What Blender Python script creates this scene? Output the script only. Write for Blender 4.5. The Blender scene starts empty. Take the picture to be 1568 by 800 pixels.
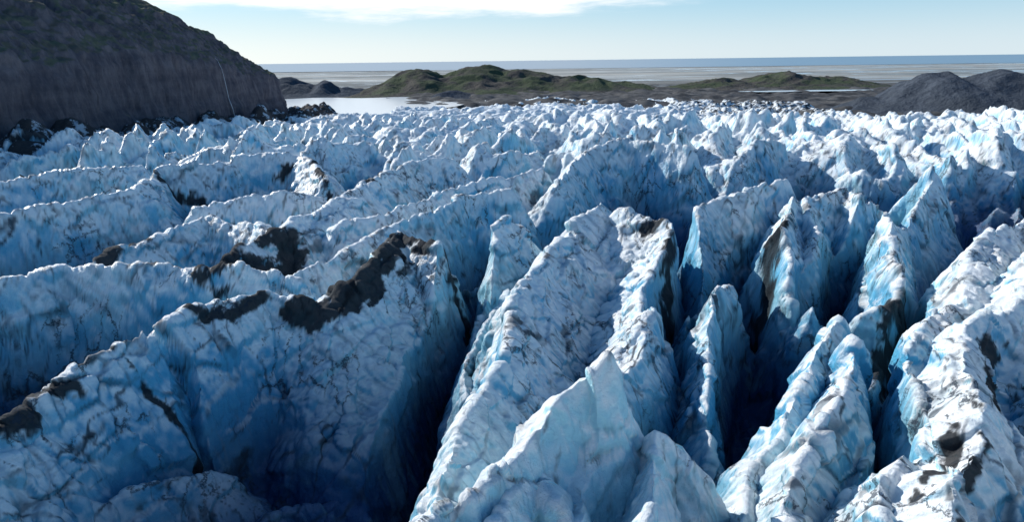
import bpy, math, numpy as np, time
from mathutils import Matrix, Vector
T0=time.time()
scene=bpy.context.scene
F=1059.0; CAMZ=40.0; PITCH=16.2; ROLL=-0.74
R=np.array(Matrix.Rotation(math.radians(90-PITCH),3,'X')@Matrix.Rotation(math.radians(ROLL),3,'Z'))
def survey(u,v,z):
    d=R@np.array([(u-784)/F,(400-v)/F,-1.0]); k=(z-CAMZ)/d[2]
    return (d[0]*k,d[1]*k,z)

# ---------- noise ----------
rng=np.random.default_rng(7)
PERM=np.concatenate([rng.permutation(256)]*3).astype(np.int32)
ang=rng.random(256)*2*np.pi
G2=np.stack([np.cos(ang),np.sin(ang)],1).astype(np.float32)
g=rng.normal(size=(256,3)); G3=(g/np.linalg.norm(g,axis=1)[:,None]).astype(np.float32)
JIT=rng.random((256,3)).astype(np.float32)
def fade(t): return t*t*t*(t*(t*6-15)+10)
def n2(x,y,seed=0):
    x=x+seed*17.31; y=y+seed*9.73
    xf=np.floor(x); yf=np.floor(y); xi=xf.astype(np.int32)&255; yi=yf.astype(np.int32)&255
    x=(x-xf).astype(np.float32); y=(y-yf).astype(np.float32); u=fade(x); v=fade(y)
    def c(i,j):
        gg=G2[PERM[PERM[xi+i]+yi+j]]
        return gg[...,0]*(x-i)+gg[...,1]*(y-j)
    a=c(0,0); a+=u*(c(1,0)-a); b=c(0,1); b+=u*(c(1,1)-b)
    return (a+v*(b-a))*1.5
def n3(x,y,z,seed=0):
    x=x+seed*17.31; y=y+seed*9.73; z=z+seed*5.1
    xf=np.floor(x); yf=np.floor(y); zf=np.floor(z)
    xi=xf.astype(np.int32)&255; yi=yf.astype(np.int32)&255; zi=zf.astype(np.int32)&255
    x=(x-xf).astype(np.float32); y=(y-yf).astype(np.float32); z=(z-zf).astype(np.float32)
    u=fade(x); v=fade(y); w=fade(z)
    def c(i,j,k):
        gg=G3[PERM[PERM[PERM[xi+i]+yi+j]+zi+k]]
        return gg[...,0]*(x-i)+gg[...,1]*(y-j)+gg[...,2]*(z-k)
    def pl(k):
        a=c(0,0,k); a+=u*(c(1,0,k)-a); b=c(0,1,k); b+=u*(c(1,1,k)-b)
        return a+v*(b-a)
    a=pl(0); b=pl(1)
    return (a+w*(b-a))*1.5
def vor3(x,y,z,seed=0):
    shp=x.shape
    x=(x+seed*17.31).astype(np.float32).ravel(); y=(y+seed*9.73).astype(np.float32).ravel(); z=(z+seed*5.1).astype(np.float32).ravel()
    xf=np.floor(x); yf=np.floor(y); zf=np.floor(z)
    xi=xf.astype(np.int32)&255; yi=yf.astype(np.int32)&255; zi=zf.astype(np.int32)&255
    x=x-xf; y=y-yf; z=z-zf
    f1=np.full(x.shape,9,np.float32); f2=f1.copy(); tl=np.zeros_like(f1)
    for i in (-1,0,1):
        pi=PERM[(xi+i)&255]
        for j in (-1,0,1):
            pj=PERM[pi+((yi+j)&255)]
            for k in (-1,0,1):
                h=PERM[pj+((zi+k)&255)]
                J=JIT[h]; ax=x-i-J[:,0]; ay=y-j-J[:,1]; az_=z-k-J[:,2]
                d=ax*ax+ay*ay+az_*az_
                c=d<f1
                f2=np.where(c,f1,np.minimum(f2,d)); f1=np.where(c,d,f1)
                gg=G3[h]; tl=np.where(c,gg[:,0]*ax+gg[:,1]*ay+gg[:,2]*az_,tl)
    return np.sqrt(f1).reshape(shp),np.sqrt(f2).reshape(shp),tl.reshape(shp)
def fbm3(x,y,z,sc,oct,seed,rough=0.55):
    s=0;a=1.0
    for o in range(oct):
        s=s+a*n3(x/sc,y/sc,z/sc,seed+o); sc*=0.5; a*=rough
    return s
def sstep(a,b,x):
    t=np.clip((x-a)/(b-a),0,1); return t*t*(3-2*t)

def grid_mesh(name,X,Y,Z,attrs=None,mat=None,smooth=True,color=None):
    nr,nc=X.shape; n=nr*nc
    co=np.stack([X,Y,Z],-1).reshape(-1).astype(np.float32)
    idx=np.arange(n,dtype=np.int32).reshape(nr,nc)
    q=np.stack([idx[:-1,:-1],idx[:-1,1:],idx[1:,1:],idx[1:,:-1]],-1).reshape(-1)
    me=bpy.data.meshes.new(name); me.vertices.add(n); me.vertices.foreach_set('co',co)
    nf=len(q)//4; me.loops.add(len(q)); me.loops.foreach_set('vertex_index',q)
    me.polygons.add(nf); me.polygons.foreach_set('loop_start',np.arange(nf,dtype=np.int32)*4)
    me.polygons.foreach_set('use_smooth',np.full(nf,smooth,dtype=bool))
    me.update(calc_edges=True)
    for k,a in (attrs or {}).items():
        at=me.attributes.new(k,'FLOAT','POINT'); at.data.foreach_set('value',a.reshape(-1).astype(np.float32))
    if color is not None:
        at=me.attributes.new('tint','FLOAT_COLOR','POINT')
        at.data.foreach_set('color',np.concatenate([color.reshape(-1,3),np.ones((n,1))],1).reshape(-1).astype(np.float32))
    if mat: me.materials.append(mat)
    ob=bpy.data.objects.new(name,me); scene.collection.objects.link(ob)
    return ob

# ---------- node helpers ----------
def newmat(name):
    m=bpy.data.materials.new(name); m.use_nodes=True; nt=m.node_tree; nt.nodes.clear()
    return m,nt
class NB:
    def __init__(s,nt): s.nt=nt
    def n(s,t,**k):
        nd=s.nt.nodes.new(t)
        for a,b in k.items(): setattr(nd,a,b)
        return nd
    def l(s,a,b): s.nt.links.new(a,b)
    def set(s,sock,v):
        if isinstance(v,bpy.types.NodeSocket): s.l(v,sock)
        else: sock.default_value=v
    def math(s,op,a,b=0.0,c=None,clamp=False):
        nd=s.n('ShaderNodeMath',operation=op,use_clamp=clamp); s.set(nd.inputs[0],a); s.set(nd.inputs[1],b)
        if c is not None: s.set(nd.inputs[2],c)
        return nd.outputs[0]
    def mapr(s,v,a,b,c=0.0,d=1.0,smooth=True):
        nd=s.n('ShaderNodeMapRange'); 
        if smooth: nd.interpolation_type='SMOOTHSTEP'
        s.set(nd.inputs[0],v)
        for i,x in enumerate((a,b,c,d)): s.set(nd.inputs[1+i],x)
        return nd.outputs[0]
    def mix(s,f,a,b,blend='MIX'):
        nd=s.n('ShaderNodeMix',data_type='RGBA',blend_type=blend)
        s.set(nd.inputs[0],f)
        s.set(nd.inputs[6],a if isinstance(a,bpy.types.NodeSocket) else (*a,1)); s.set(nd.inputs[7],b if isinstance(b,bpy.types.NodeSocket) else (*b,1))
        return nd.outputs[2]
    def noise(s,vec,scale,detail=4,rough=0.55,dist=0.0,color=False):
        nd=s.n('ShaderNodeTexNoise'); s.l(vec,nd.inputs['Vector']); nd.inputs['Scale'].default_value=scale
        nd.inputs['Detail'].default_value=detail; nd.inputs['Roughness'].default_value=rough; nd.inputs['Distortion'].default_value=dist
        return nd.outputs['Color' if color else 'Fac']
    def vor(s,vec,scale,feature='F1'):
        nd=s.n('ShaderNodeTexVoronoi',feature=feature); s.l(vec,nd.inputs['Vector']); nd.inputs['Scale'].default_value=scale
        return nd.outputs['Distance']
    def mapping(s,vec,scale=(1,1,1),rot=(0,0,0)):
        nd=s.n('ShaderNodeMapping'); s.l(vec,nd.inputs[0]); nd.inputs['Scale'].default_value=scale; nd.inputs['Rotation'].default_value=rot
        return nd.outputs[0]
    def vadd(s,a,b,k):
        m=s.n('ShaderNodeVectorMath',operation='MULTIPLY_ADD'); s.l(b,m.inputs[0]); m.inputs[1].default_value=(k,k,k); s.l(a,m.inputs[2])
        return m.outputs[0]
    def finish(s,col,rough,height=None,dist=1.0,strength=1.0,spec=0.5,ior=1.4):
        b=s.n('ShaderNodeBsdfPrincipled'); s.set(b.inputs['Base Color'],col if isinstance(col,bpy.types.NodeSocket) else (*col,1))
        s.set(b.inputs['Roughness'],rough); b.inputs['Specular IOR Level'].default_value=spec; b.inputs['IOR'].default_value=ior
        if height is not None:
            bp=s.n('ShaderNodeBump'); bp.inputs['Strength'].default_value=strength; bp.inputs['Distance'].default_value=dist
            s.l(height,bp.inputs['Height']); s.l(bp.outputs[0],b.inputs['Normal'])
        o=s.n('ShaderNodeOutputMaterial'); s.l(b.outputs[0],o.inputs[0]); return b

def ice_material():
    m,nt=newmat('glacier_ice'); N=NB(nt)
    pos=N.n('ShaderNodeNewGeometry').outputs['Position']
    a=N.n('ShaderNodeAttribute',attribute_name='tint'); dd=N.n('ShaderNodeAttribute',attribute_name='dust').outputs['Fac']
    vm=N.n('ShaderNodeAttribute',attribute_name='vein').outputs['Fac']
    fn=N.n('ShaderNodeTexNoise'); N.l(pos,fn.inputs['Vector']); fn.inputs['Scale'].default_value=0.9; fn.inputs['Detail'].default_value=6; fn.inputs['Roughness'].default_value=0.70
    f=fn.outputs['Fac']; wp=N.vadd(pos,fn.outputs['Color'],3.2)
    col=N.mix(1.0,a.outputs['Color'],N.mix(f,(0.80,0.83,0.86),(1.18,1.16,1.13)),'MULTIPLY')
    ed=N.vor(N.mapping(wp,(0.9,0.35,0.30),(0.3,0.15,0.4)),0.36,'DISTANCE_TO_EDGE')
    th=N.math('MULTIPLY',N.math('MULTIPLY',vm,N.mapr(f,0.42,0.60,0.25,1.0)),0.062)
    crack=N.math('MULTIPLY',N.mapr(ed,N.math('ADD',th,0.003),N.math('MULTIPLY',th,0.3)),N.mapr(vm,0.1,0.6))
    col=N.mix(N.math('MULTIPLY',crack,0.82),col,(0.03,0.045,0.07))
    h=N.math('SUBTRACT',N.math('MULTIPLY',f,1.3),N.math('MULTIPLY',crack,0.3))
    N.finish(col,N.mapr(dd,0,1,0.28,0.9),h,dist=0.5,strength=0.85,spec=0.55,ior=1.31)
    return m

# ---------- glacier ----------
NA,NR=1080,1650
az=np.linspace(math.radians(-52),math.radians(50),NA)
r=np.exp(np.linspace(math.log(24),math.log(1600),NR))
A,RR=np.meshgrid(az,r); X=(RR*np.sin(A)); Y=(RR*np.cos(A))
RID=[
 ([(-260,800,-3),(-120,720,-3),(0,640,-2),(130,560,0),(290,477,1),(400,452,0.5),(490,478,-3),(570,456,-3.5),(630,410,-2.5),(690,386,0),(790,333,4)],1.5,1.35),
 ([(480,465,-2),(520,432,0),(570,390,2),(620,348,4),(685,378,2)],1.3,0.8),
 ([(440,420,-1),(560,372,0),(700,302,3),(785,290,4)],1.4,2.4),
 ([(-300,900,-7),(-60,760,-6),(60,665,-5),(150,620,-7),(250,640,-12)],1.2,1.1),
 ([(100,800,-14),(240,745,-14),(330,720,-16)],1.0,1.3),
 ([(300,850,-22),(420,790,-23),(560,755,-27)],1.0,1.6),
 ([(-150,450,0),(0,427,0),(110,407,0),(250,404,0),(360,408,0),(440,425,-1)],1.4,1.7),
 ([(165,395,-1),(250,352,1),(320,333,1.5),(400,345,1),(440,378,-2)],1.1,1.5),
 ([(330,400,0),(400,360,2),(445,352,2),(520,300,3),(640,246,4),(690,240,4)],1.3,1.3),
 ([(300,318,0),(380,298,2),(450,290,3),(495,300,0)],1.2,1.6),
 ([(-80,335,2),(60,315,2),(200,290,2),(240,258,4),(400,236,5),(460,234,5),(495,270,0)],1.3,1.5),
 ([(-60,285,2),(100,263,2),(220,250,1)],1.2,1.5),
 ([(520,350,0),(620,312,2),(760,270,3),(830,258,3)],1.3,1.5),
 ([(850,285,2),(900,228,7),(960,214,9),(1045,224,8)],1.3,2.2),
 ([(1040,352,2),(1090,312,4),(1150,286,6),(1205,274,7)],1.6,2.2),
 ([(640,800,-1),(700,690,-2),(755,570,-1),(790,475,0),(850,380,1),(880,330,4),(915,308,6)],2.1,1.0),
 ([(685,660,-14),(725,540,-11),(760,470,-8),(830,415,-4)],2.4,2.2),
 ([(905,660,-6),(960,560,-4),(1010,470,-2),(1035,400,1),(1030,340,4),(935,318,5)],1.0,2.8),
 ([(600,840,3),(700,745,5),(790,680,6),(880,600,9),(942,549,12)],1.6,4.2),
 ([(720,830,3),(800,695,4),(850,780,2)],1.8,2.5),
 ([(960,830,2),(1015,680,3),(1060,705,1)],2.6,2.4),
 ([(1080,720,-14),(1060,610,-9),(1080,500,-5),(1130,420,-2),(1190,380,1),(1215,300,5)],2.2,2.4),
 ([(1140,850,-6),(1165,720,-5),(1205,610,-3),(1240,540,-2),(1282,486,0)],2.6,2.2),
 ([(1200,840,-2),(1245,640,0),(1290,560,1),(1300,520,0)],2.4,2.8),
 ([(1270,840,-5),(1300,700,-5),(1322,645,-4)],2.8,2.8),
 ([(1230,480,-10),(1250,380,-2),(1240,300,3),(1290,288,4),(1330,308,3)],2.0,2.0),
 ([(1310,480,-6),(1400,455,-3),(1370,400,0),(1345,290,5),(1420,254,7)],1.8,1.9),
 ([(1340,900,1),(1360,700,1),(1380,560,1),(1450,440,2),(1520,365,4),(1600,325,5)],2.2,0.8),
 ([(1450,900,4),(1470,640,4),(1490,520,4),(1570,420,5),(1720,320,6)],1.0,1.6),
 ([(1600,900,2),(1650,640,2),(1760,450,3)],1.6,1.6),
]
KREV=[
 ([(600,800,-30),(655,700,-30),(700,600,-28),(750,500,-25),(815,405,-14)],5,20),
 ([(1020,600,-18),(1030,520,-16),(1045,440,-12),(1050,370,-8)],4,22),
 ([(1110,830,-30),(1120,700,-28),(1150,560,-22),(1160,460,-14)],5.5,22),
 ([(1230,490,-14),(1280,430,-12),(1350,370,-10),(1385,320,-6)],5,22),
 ([(1318,850,-14),(1335,700,-12),(1345,570,-8),(1400,450,-5)],2.8,16),
 ([(330,780,-26),(310,690,-20),(150,585,-10)],1.6,6),
 ([(985,800,-10),(975,700,-6),(1000,620,-8)],3,16),
]
dX,dY=0.33,0.944
wx=3.0*n2(X/34,Y/34,1)+0.8*n2(X/10,Y/10,2)
wy=3.0*n2(X/34,Y/34,3)+0.8*n2(X/10,Y/10,4)
PX=X+wx; PY=Y+wy
def polyd(W,m):
    px=PX[m];py=PY[m]; best=np.full(px.shape,1e9); bz=np.zeros(px.shape); bs=np.zeros(px.shape)
    for i in range(len(W)-1):
        a,b=W[i],W[i+1]; dx,dy=b[0]-a[0],b[1]-a[1]; L2=dx*dx+dy*dy
        t=np.clip(((px-a[0])*dx+(py-a[1])*dy)/L2,0,1)
        ex=px-(a[0]+t*dx); ey=py-(a[1]+t*dy); d=np.hypot(ex,ey)
        s=(dx*ey-dy*ex)/(math.sqrt(L2)*np.maximum(d,1e-3))
        c=d<best; best=np.where(c,d,best); bz=np.where(c,a[2]+t*(b[2]-a[2]),bz); bs=np.where(c,s,bs)
    return best,bz,bs
def box(W,RAD): return (X>W[:,0].min()-RAD)&(X<W[:,0].max()+RAD)&(Y>W[:,1].min()-RAD)&(Y<W[:,1].max()+RAD)
hand=np.full(X.shape,-60.0)
blk=np.abs(n2(X/5.5,Y/5.5,63))
crn=0.9*n2(X/14,Y/14,5)+1.3*(blk-0.3)+0.4*n2(X/2.6,Y/2.6,6)+0.3*n2(X/1.2,Y/1.2,61)
slm=1.0+0.30*n2(X/34,Y/34,7)+0.10*n2(X/9,Y/9,71)
for pts,kl,kr in RID:
    W=np.array([survey(*p) for p in pts]); m=box(W,55)
    best,bz,bs=polyd(W,m)
    k=kr+(kl-kr)*(0.5+0.5*np.clip(bs*1.5,-1,1)); k=k*slm[m]
    dd=np.sqrt(best**2+0.04)-0.2
    h=bz+crn[m]-k*dd*(0.8+0.35*np.clip(dd/10,0,1))
    hand[m]=np.maximum(hand[m],h)
wpx=X+12*n2(X/80,Y/80,8)+2.0*n2(X/18,Y/18,9); wpy=Y+12*n2(X/80,Y/80,10)+2.0*n2(X/18,Y/18,11)
S=wpx*dX+wpy*dY; Tt=wpx*dY-wpy*dX
ra=1-np.abs(n2(Tt/30,S/95,12))*2.4
rb=1-np.abs(n2(Tt/12,S/34,13))*2.3
rc=1-np.abs(n2(Tt/40,S/24,14))*2.3
amp=(1-0.66*sstep(260,850,Y))*(1+0.5*n2(X/110,Y/110,151)*sstep(250,400,Y))
base=-30*sstep(250,1200,Y)
proc=base-5+amp*(15*ra+5.5*rb+5.5*rc*np.clip(ra+0.2,0,1)-11+0.8*crn)+5*n2(X/70,Y/70,15)+6*n2(X/160,Y/160,152)*sstep(300,500,Y)
proc=proc-34*sstep(300,230,Y)*sstep(math.radians(46),math.radians(41),np.abs(A))
H=np.maximum(proc,hand)
for pts,wd,dp in KREV:
    W=np.array([survey(*p) for p in pts]); m=box(W,25)
    best,bz,bs=polyd(W,m)
    H[m]-=dp*np.clip(1-best/wd,0,1)**0.9
H=np.maximum(H,-62+3*n2(X/10,Y/10,16))
edge=1330+50*n2(X/120,Y/120,17)+80*n2(X/300,Y/300,30)
lag=sstep(-0.14,-0.19,X/Y); rt=sstep(0.34,0.52,X/Y)
edge=edge*(1-lag)+(850+30*n2(X/60,Y/60,18))*lag
edge=edge*(1-rt)+(700+60*n2(X/100,Y/100,19))*rt
H=H-60*sstep(-30,60,Y-edge)
def normals(X,Y,Z):
    Pu=np.stack([np.gradient(q,axis=1) for q in (X,Y,Z)],-1); Pv=np.stack([np.gradient(q,axis=0) for q in (X,Y,Z)],-1)
    n=np.cross(Pu,Pv); n/=np.linalg.norm(n,axis=-1,keepdims=True)+1e-9
    n*=np.sign(n[...,2:3]+1e-9); return n
Nn=normals(X,Y,H)
So=X*dX+Y*dY; To=X*dY-Y*dX
q1=1.6*n3(X/7,Y/7,H/7,101); q2=1.6*n3(X/7,Y/7,H/7,102); q3=0.4*n3(X/2,Y/2,H/2,103)
F1,F2,TL=vor3((To+q1+q3)/5.5,(So+q2+q3)/10,(H+q1)/8,1)
e1=F2-F1
print('voronoi',time.time()-T0)
rib=np.abs(n3((So+q3*1.5)/2.6,(To+q1)/15,(H+q1*0.5)/13,2)); rib2=np.abs(n3((So+q3)/1.1,(To+q1)/7,(H+q1*0.4)/6,3))
d=1.1*TL*sstep(0.0,0.06,e1)-0.15*sstep(0.06,0.0,e1)+0.6*n3(To/8,So/14,H/14,1)+0.8*rib+0.4*rib2+0.12*n3(To/0.9,So/0.9,H/1.2,4)
d*= (1+0.5*sstep(200,600,Y))
Xd=X+Nn[...,0]*d; Yd=Y+Nn[...,1]*d; Zd=H+Nn[...,2]*d
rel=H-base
print('disp',time.time()-T0)
fine=fbm3(To/0.7,So/1.4,H,6,5,200,0.65)
dirt=np.zeros(X.shape)
DL=[([(480,470,-2),(530,440,-1),(590,400,0),(620,365,2),(690,380,1)],3.0,1.05),
 ([(290,480,1),(340,470,1),(400,455,0.5),(440,470,-1),(490,474,-2)],1.1,.8),
 ([(165,395,-1),(230,355,1),(270,340,1)],1.4,.9),
 ([(555,280,3),(590,258,4),(620,243,4)],3.0,1.0),([(690,272,3),(720,248,4),(750,240,4)],4.5,1.1),
 ([(325,402,0),(380,375,2),(440,352,3),(450,395,0)],5,1.1),
 ([(0,655,-3),(50,610,-2),(130,570,0)],1.0,.85),([(-20,645,-2),(20,632,-2)],2.0,1.0),
 ([(60,403,0),(150,400,0),(270,403,0)],1.0,.8),
 ([(975,330,5),(1010,330,5),(1030,375,3)],1.4,.8),
 ([(1340,480,-3),(1370,440,-1),(1390,420,0)],2.2,.95),
 ([(1480,800,3),(1475,700,3),(1460,600,3)],0.7,.72),([(1545,600,3),(1530,520,4),(1550,495,4)],1.4,.85),
 ([(820,500,0),(870,485,1),(960,500,-2)],0.9,.75),
 ([(150,572,-5),(230,620,-9),(310,690,-16),(335,760,-22)],0.8,.85),
 ([(235,262,4),(300,256,4)],2.0,.8),([(420,238,5),(470,235,5),(495,265,2)],1.5,.8),
 ([(1180,350,4),(1195,330,4)],2,.9),([(1440,640,3),(1400,760,2)],0.7,.7),([(880,570,0),(850,640,2),(830,660,2)],0.7,.7)]
for pts,wd,st in DL:
    W=np.array([survey(*p) for p in pts]); m=box(W,30); best,bz,bs=polyd(W,m)
    dirt[m]=np.maximum(dirt[m],st*np.exp(-(best/wd)**2))
far=0.46*sstep(540,850,Y)*sstep(0.16,0.36,X/Y)+0.18*sstep(950,1300,Y)+0.06*sstep(300,500,Y)
far+=0.9*sstep(-205,-238,X)*sstep(250,330,Y)
dirt=dirt+far
dust=sstep(0.36,0.62,dirt+0.75*fine*np.clip(dirt*4,0.25,1))
stk=sstep(0.45,0.85,n3(To/1.3,So/22,H/9,210)+0.7*fine)*sstep(-0.1,0.45,n2(X/35,Y/35,211)+0.1)
dust=np.maximum(dust,stk*0.7)
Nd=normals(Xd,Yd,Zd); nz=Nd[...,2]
med=fbm3(X,Y,H,18,5,220,0.6); sm=fbm3(X,Y,H,3,3,230,0.6)
def C(*c): return np.array(c)
def cm(a,b,t): return a+(b-a)*t[...,None]
c_=survey(900,640,8); clean=np.exp(-((X-c_[0])**2+(Y-c_[1])**2)/15**2)
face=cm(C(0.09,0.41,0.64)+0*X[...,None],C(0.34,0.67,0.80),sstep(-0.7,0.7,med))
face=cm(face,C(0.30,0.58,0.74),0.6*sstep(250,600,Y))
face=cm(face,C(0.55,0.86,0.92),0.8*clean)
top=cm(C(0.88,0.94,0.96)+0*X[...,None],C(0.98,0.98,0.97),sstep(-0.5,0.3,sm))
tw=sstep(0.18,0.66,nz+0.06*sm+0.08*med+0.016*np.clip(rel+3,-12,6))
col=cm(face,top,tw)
col=cm(col,C(0.004,0.04,0.14),sstep(-4,-27,rel)*0.97)  # dense deep-ice blue, with crevasse shade painted in towards the floors
streak=n3(So/1.0,To/9,H/8,240)+0.6*n3(So/0.45,To/5,H/4,241)
col=cm(col,C(0.13,0.21,0.28),(0.6-0.3*tw)*sstep(0.15,0.7,streak+0.6*med)*(1-0.7*clean))
px_=q1*0.8+q3*1.2
L1=sstep(0.034,0.010,np.abs(n3((To+px_)/7,(So+q2+q3)/26,(H+px_)/22,260)))*sstep(-0.15,0.1,n3(X/22,Y/22,H/22,261))
L2=sstep(0.045,0.012,np.abs(n3((So+q2+q3)/3.5,(To+px_)/20,(H+q1)/18,262)))*sstep(-0.1,0.15,n3(X/16,Y/16,H/16,263))
L3=sstep(0.045,0.012,np.abs(n3((To+So*0.5+q3)/3.2,(So+H+q3)/12,(H*1.0+q1)/3.5,264)))*sstep(0.05,0.35,n3(X/12,Y/12,H/12,265))
E=sstep(0.07,0.02,e1)*sstep(0.0,0.35,n3(X/18,Y/18,H/18,250)+0.25*fine)
ck=np.maximum.reduce([L1,L2*0.9,L3*0.75,E*0.7])*(0.35+0.65*sstep(-0.4,0.2,fine))
ck*=(1-0.6*sstep(300,800,Y))*(1-0.8*clean)
col=cm(col,C(0.025,0.038,0.058),ck*0.9)
col=cm(col,C(0.011,0.012,0.015),dust*0.95)
vein=sstep(-0.1,0.6,n3(X/12,Y/12,H/12,280)+0.4*fine)*(1-0.8*clean)*(1-sstep(200,480,Y))
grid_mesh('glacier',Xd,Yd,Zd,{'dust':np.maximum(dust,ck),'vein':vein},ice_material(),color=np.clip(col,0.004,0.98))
print('glacier',time.time()-T0)

# ---------- ground ----------
def plain_material():
    m,nt=newmat('outwash'); N=NB(nt)
    pos=N.n('ShaderNodeNewGeometry').outputs['Position']; sp=N.n('ShaderNodeSeparateXYZ'); N.l(pos,sp.inputs[0])
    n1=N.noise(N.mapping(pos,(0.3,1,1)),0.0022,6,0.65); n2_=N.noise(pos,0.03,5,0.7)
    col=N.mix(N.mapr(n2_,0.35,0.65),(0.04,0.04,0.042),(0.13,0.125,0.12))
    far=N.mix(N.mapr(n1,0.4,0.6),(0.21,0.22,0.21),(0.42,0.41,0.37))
    col=N.mix(N.mapr(sp.outputs[1],1500,3000),col,far)  # aerial haze painted into the base colour, paler with distance
    riv=N.noise(N.mapping(pos,(0.25,1,1)),0.0015,6,0.6,1.5)
    rv=N.math('MULTIPLY',N.mapr(N.math('ABSOLUTE',N.math('SUBTRACT',riv,0.5)),0.018,0.006),N.mapr(sp.outputs[1],1700,2500))
    col=N.mix(rv,col,(0.5,0.6,0.67))
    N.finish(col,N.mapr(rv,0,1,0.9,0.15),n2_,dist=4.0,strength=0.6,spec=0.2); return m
r2=np.exp(np.linspace(math.log(450),math.log(9200),440)); a2=np.linspace(math.radians(-75),math.radians(75),700)
A2,R2=np.meshgrid(a2,r2); X2=R2*np.sin(A2); Y2=R2*np.cos(A2)
lg=sstep(-0.13,-0.17,X2/Y2); rt2=sstep(0.34,0.5,X2/Y2)
Z2=-33-35*sstep(1250-500*rt2,1000-420*rt2,R2)+ (1-sstep(1700,2400,R2))*(1-lg)*(5*np.abs(n2(X2/60,Y2/60,31))*2+3*n2(X2/20,Y2/20,32))-2*lg
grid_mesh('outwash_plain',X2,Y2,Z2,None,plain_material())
def water_material(name,col,rough,bs,bd):
    m,nt=newmat(name); N=NB(nt); pos=N.n('ShaderNodeNewGeometry').outputs['Position']
    N.finish(col,rough,N.noise(pos,bs,3,0.6),dist=bd,strength=0.5,spec=0.5,ior=1.33); return m
def sheet(name,pts,z,mat):
    me=bpy.data.meshes.new(name); me.from_pydata([(x,y,z) for x,y in pts],[],[tuple(range(len(pts)))]); me.materials.append(mat)
    ob=bpy.data.objects.new(name,me); scene.collection.objects.link(ob); return ob
sheet('sea',[(-90000,6000),(90000,6000),(120000,120000),(-120000,120000)],-31.5,water_material('sea_water',(0.22,0.31,0.38),0.3,0.01,1.0))
lw=water_material('lagoon_water',(0.74,0.78,0.79),0.2,0.2,0.06)
pts=[]
for i in range(48):
    t=i/48*2*math.pi; k=1+0.12*math.sin(3*t)+0.06*math.sin(7*t+1)
    pts.append((-330+230*k*math.cos(t),1150+380*k*math.sin(t)))
sheet('lagoon',pts,-31.0,lw)
pts=[]
for i in range(40):
    t=i/40*2*math.pi; k=1+0.15*math.sin(2*t+1)+0.08*math.sin(5*t)
    pts.append((600+120*k*math.cos(t),1440+35*k*math.sin(t)))
sheet('pond',pts,-26.5,lw)

# ---------- hills ----------
def hill_material(name,c1,c2,green,k=0.012):
    m,nt=newmat(name); N=NB(nt)
    pos=N.n('ShaderNodeNewGeometry').outputs['Position']
    a=N.noise(pos,k,5,0.65); b=N.noise(pos,k*8,5,0.7)
    col=N.mix(N.mapr(b,0.35,0.65),c1,c2); col=N.mix(N.mapr(a,0.42,0.60),col,green)
    N.finish(col,0.95,N.math('ADD',b,a),dist=5,strength=0.8,spec=0.1); return m
def hills(name,x0,x1,y0,y1,peaks,mat,seed,step=6,rough=1.0):
    xs=np.arange(x0,x1,step); ys=np.arange(y0,y1,step); XX,YY=np.meshgrid(xs,ys); Z=np.zeros(XX.shape)
    wxx=XX+30*n2(XX/120,YY/120,seed); wyy=YY+30*n2(XX/120,YY/120,seed+1)
    for (u,v,y,sx,sy) in peaks:
        d_=R@np.array([(u-784)/F,(400-v)/F,-1.0]); k=y/d_[1]; cx=d_[0]*k; cz=CAMZ+d_[2]*k+36
        g_=np.exp(-(np.abs((wxx-cx)/sx))**1.8-(np.abs((wyy-y)/sy))**1.8)*cz
        Z=np.maximum(Z,g_)+0.12*np.minimum(Z,g_)
    rg=(0.5-np.abs(n2(XX/70,YY/70,seed+2))*2)*7+(0.5-np.abs(n2(XX/28,YY/28,seed+3))*2)*3
    Z=Z+rg*rough*np.clip(Z/25,0,1)-38
    return grid_mesh(name,XX,YY,Z,None,mat)
hg=hill_material('hill_grass',(0.06,0.057,0.055),(0.105,0.095,0.082),(0.07,0.086,0.05))
hd=hill_material('moraine_gravel',(0.045,0.055,0.072),(0.09,0.105,0.13),(0.06,0.07,0.085))
hills('grassy_hill',-800,900,1400,2400,[(640,106,1750,100,150),(735,102,1800,130,170),(800,109,1800,120,160),(880,117,1750,130,150),(960,126,1750,90,120)],hg,40)
hills('grassy_hill.001',200,1500,1450,2400,[(1010,134,1750,90,90),(1100,120,1750,120,130),(1200,110,1800,140,160),(1280,118,1800,120,140),(1390,129,1850,120,120)],hg,50)
hills('moraine_hill',300,1500,650,1500,[(1340,150,950,60,60),(1400,132,950,60,80),(1460,119,930,70,110),(1540,114,930,110,130),(1640,108,930,140,150)],hd,60,4,0.7)
hills('moraine_hill.001',-700,-200,1500,2000,[(430,119,1700,90,90),(500,124,1700,50,80),(540,133,1700,40,60)],hd,70,5)
hills('moraine_hill.002',-250,300,1200,1600,[(700,138,1420,45,30),(590,148,1450,50,25),(640,148,1450,60,25),(860,143,1450,70,25)],hd,75,4,0.6)

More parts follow.
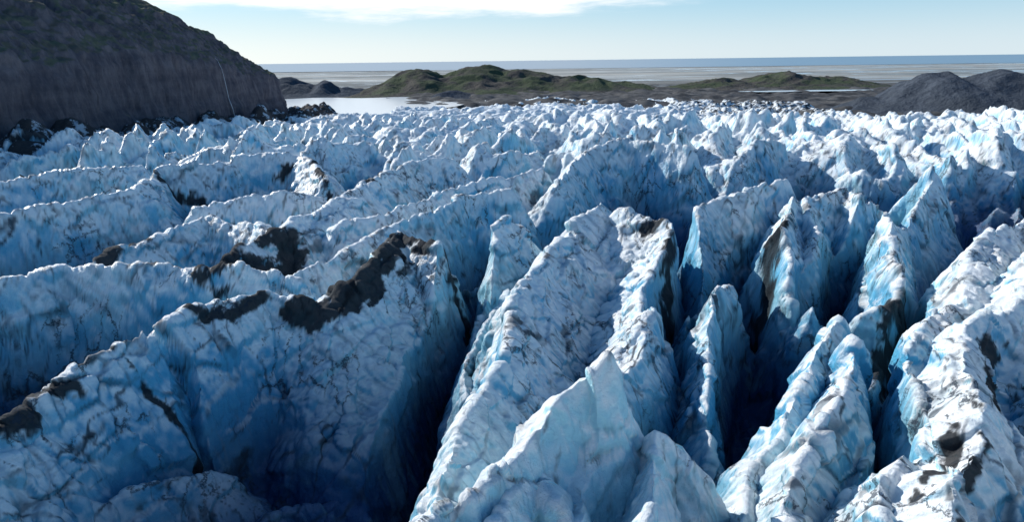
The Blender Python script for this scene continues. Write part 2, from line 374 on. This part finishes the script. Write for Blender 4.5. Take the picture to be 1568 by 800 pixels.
# ---------- mountain ----------
xs=np.concatenate([np.arange(-760,-320,3.0),np.arange(-320,-224,0.8)]); ys=np.arange(120,960,1.5)
XX,YY=np.meshgrid(xs,ys)
wob=14*n2(YY/110,XX/200,80)+6*n2(YY/37,XX/90,81)+2.0*np.abs(n2(YY/13,XX/60,82))
a=-(XX)-252+wob; b=835-YY+8*n2(XX/40,YY/40,83)
k=50; hh=np.clip(0.5+0.5*(b-a)/k,0,1); dist=b*(1-hh)+a*hh-k*hh*(1-hh)
ct=45-22*sstep(600,820,YY)+7*n2(YY/60,XX/300,88)
prof=np.interp(dist,[-60,-14,0,3,5,8,11],[0,0.08,0.2,0.5,0.58,0.9,1.0])
Zm=-38+prof*(ct+38)
up=np.interp(dist,[11,37,72,115,162,370,570],[0,23,47,72,95,188,233])
gul=(0.5-np.abs(n2(YY/45,XX/90,84))*2)*9+(0.5-np.abs(n2(YY/16,XX/50,85))*2)*4+6*n2(XX/60,YY/60,86)
Zm=Zm+up+gul*sstep(10,60,dist)
Nm=normals(XX,YY,Zm)
d3=2.2*(0.5-np.abs(n3(XX/9,YY/9,Zm/22,90))*2)+1.2*n3(XX/3,YY/3.5,Zm/7,91)+2.2*n3(XX/22,YY/22,Zm/9,92)
def mountain_material():
    m,nt=newmat('mountain_rock'); N=NB(nt); g_=N.n('ShaderNodeNewGeometry'); pos=g_.outputs['Position']
    sp=N.n('ShaderNodeSeparateXYZ'); N.l(g_.outputs['Normal'],sp.inputs[0])
    st=N.noise(N.mapping(pos,(1,1,0.35)),0.16,6,0.7); sb=N.noise(N.mapping(pos,(0.1,0.1,1)),0.12,4,0.6)
    rock=N.mix(N.mapr(N.math('ADD',st,N.math('MULTIPLY',sb,0.5)),0.5,1.0),(0.065,0.062,0.080),(0.17,0.15,0.165))
    gr=N.mix(N.mapr(N.noise(pos,0.05,6,0.7),0.4,0.6),(0.13,0.112,0.095),(0.15,0.15,0.10))  # rock and slope tones lifted so the colour carries haze
    col=N.mix(N.mapr(N.math('ADD',sp.outputs[2],N.math('MULTIPLY',N.math('SUBTRACT',N.noise(pos,0.08,4,0.6),0.5),0.5)),0.55,0.8),rock,gr)
    N.finish(col,0.95,N.math('ADD',st,N.noise(pos,0.3,5,0.7)),dist=2.0,strength=0.8,spec=0.15); return m
grid_mesh('mountain',XX+Nm[...,0]*d3,YY+Nm[...,1]*d3,Zm+Nm[...,2]*d3,None,mountain_material())
jy=int((640-120)/1.5); vs=[];fs=[]
row=Zm[jy]; cand=[(xs[i],row[i]) for i in range(len(xs)) if -14<row[i]<46]
cand.sort(key=lambda p:-p[1])
for i,(x_,z_) in enumerate(cand):
    w=0.22+0.3*(45-z_)/60+0.08*math.sin(i*1.7)
    vs+= [(x_+3.0,640-w+0.3*math.sin(i),z_),(x_+3.0,640+w+0.3*math.sin(i),z_)]
    if i: fs.append((2*i-2,2*i-1,2*i+1,2*i))
me=bpy.data.meshes.new('waterfall'); me.from_pydata(vs,[],fs); me.materials.append(water_material('white_water',(0.55,0.6,0.65),0.6,2.0,0.3))
scene.collection.objects.link(bpy.data.objects.new('waterfall',me))
xs=np.arange(-330,-170,1.2); ys=np.arange(150,900,1.8); XX,YY=np.meshgrid(xs,ys)
Zt=-20*sstep(200,800,YY)-10+18*np.exp(-((XX+236+10*n2(YY/70,YY*0,95))/26)**2)*(1+0.8*n2(XX/40,YY/40,93))+6*n2(XX/16,YY/16,94)+2.5*n2(XX/5,YY/5,96)-25*sstep(-208,-172,XX)
def debris_material():
    m,nt=newmat('debris'); N=NB(nt); pos=N.n('ShaderNodeNewGeometry').outputs['Position']
    n=N.noise(pos,0.12,6,0.72); col=N.mix(N.noise(pos,0.5,5,0.7),(0.03,0.028,0.032),(0.11,0.095,0.09))
    col=N.mix(N.mapr(n,0.54,0.60),col,(0.55,0.6,0.65)); N.finish(col,0.9,N.noise(pos,0.6,5,0.7),dist=1.5,spec=0.2); return m
grid_mesh('lateral_moraine',XX,YY,Zt,None,debris_material())

# ---------- light ----------
SA,SE=-52.0,30.0
w=bpy.data.worlds.new('World'); scene.world=w; w.use_nodes=True; nt=w.node_tree; nt.nodes.clear(); N=NB(nt)
sky=N.n('ShaderNodeTexSky',sky_type='NISHITA'); sky.sun_disc=False; sky.sun_elevation=math.radians(SE); sky.sun_rotation=math.radians(SA)
sky.air_density=1.0; sky.dust_density=0.3; sky.ozone_density=1.5; sky.altitude=100
tc=N.n('ShaderNodeTexCoord'); sx=N.n('ShaderNodeSeparateXYZ'); N.l(tc.outputs['Generated'],sx.inputs[0])
el=N.math('ARCSINE',sx.outputs[2]); azn=N.math('ARCTAN2',sx.outputs[0],sx.outputs[1])
hz=N.mapr(el,0.20,0.0,0.0,0.9)
glow=N.mapr(azn,0.5,-0.7)
skyc=N.mix(hz,N.mix(1.0,sky.outputs[0],(0.52,0.98,1.28),'MULTIPLY'),N.mix(N.mapr(el,0.0,0.085),N.mix(glow,(7.8,8.9,9.6),(11.0,11.0,10.6)),N.mix(glow,(5.6,7.9,9.6),(8.0,9.2,10.0))))
cb=N.n('ShaderNodeCombineXYZ'); N.l(azn,cb.inputs[0]); N.l(N.math('MULTIPLY',el,7.0),cb.inputs[1])
cn=N.noise(cb.outputs[0],3.2,8,0.62)
lo=N.math('ADD',N.math('MULTIPLY',N.math('ABSOLUTE',N.math('ADD',azn,0.18)),0.035),0.048)
cmk=N.mapr(N.math('ADD',N.math('SUBTRACT',el,lo),N.math('MULTIPLY',N.math('SUBTRACT',cn,0.5),0.10)),0.0,0.022)
cmk=N.math('MULTIPLY',cmk,N.mapr(el,0.35,0.12)); cmk=N.math('MULTIPLY',cmk,N.mapr(azn,0.42,0.05))
bg=N.n('ShaderNodeBackground'); bg.inputs[1].default_value=0.096
N.l(N.mix(N.math('MULTIPLY',cmk,0.9),skyc,(12,12,12)),bg.inputs[0])
o=N.n('ShaderNodeOutputWorld'); N.l(bg.outputs[0],o.inputs[0])
L=bpy.data.lights.new('sun','SUN'); L.energy=5.0; L.angle=math.radians(0.5); L.color=(1.0,0.98,0.93)
lo_=bpy.data.objects.new('sun',L); a_=math.radians(SA); e_=math.radians(SE)
sv=Vector((math.sin(a_)*math.cos(e_),math.cos(a_)*math.cos(e_),math.sin(e_))); lo_.rotation_euler=sv.to_track_quat('Z','Y').to_euler(); scene.collection.objects.link(lo_)

cam=bpy.data.cameras.new('camera'); cam.sensor_width=36; cam.lens=F/1568*36; cam.clip_start=0.5; cam.clip_end=250000
co=bpy.data.objects.new('camera',cam); co.matrix_world=Matrix.Translation((0,0,CAMZ))@Matrix(R.tolist()).to_4x4(); scene.collection.objects.link(co); scene.camera=co
scene.view_settings.view_transform='Standard'; scene.view_settings.look='None'; scene.view_settings.exposure=0
print('done',time.time()-T0)
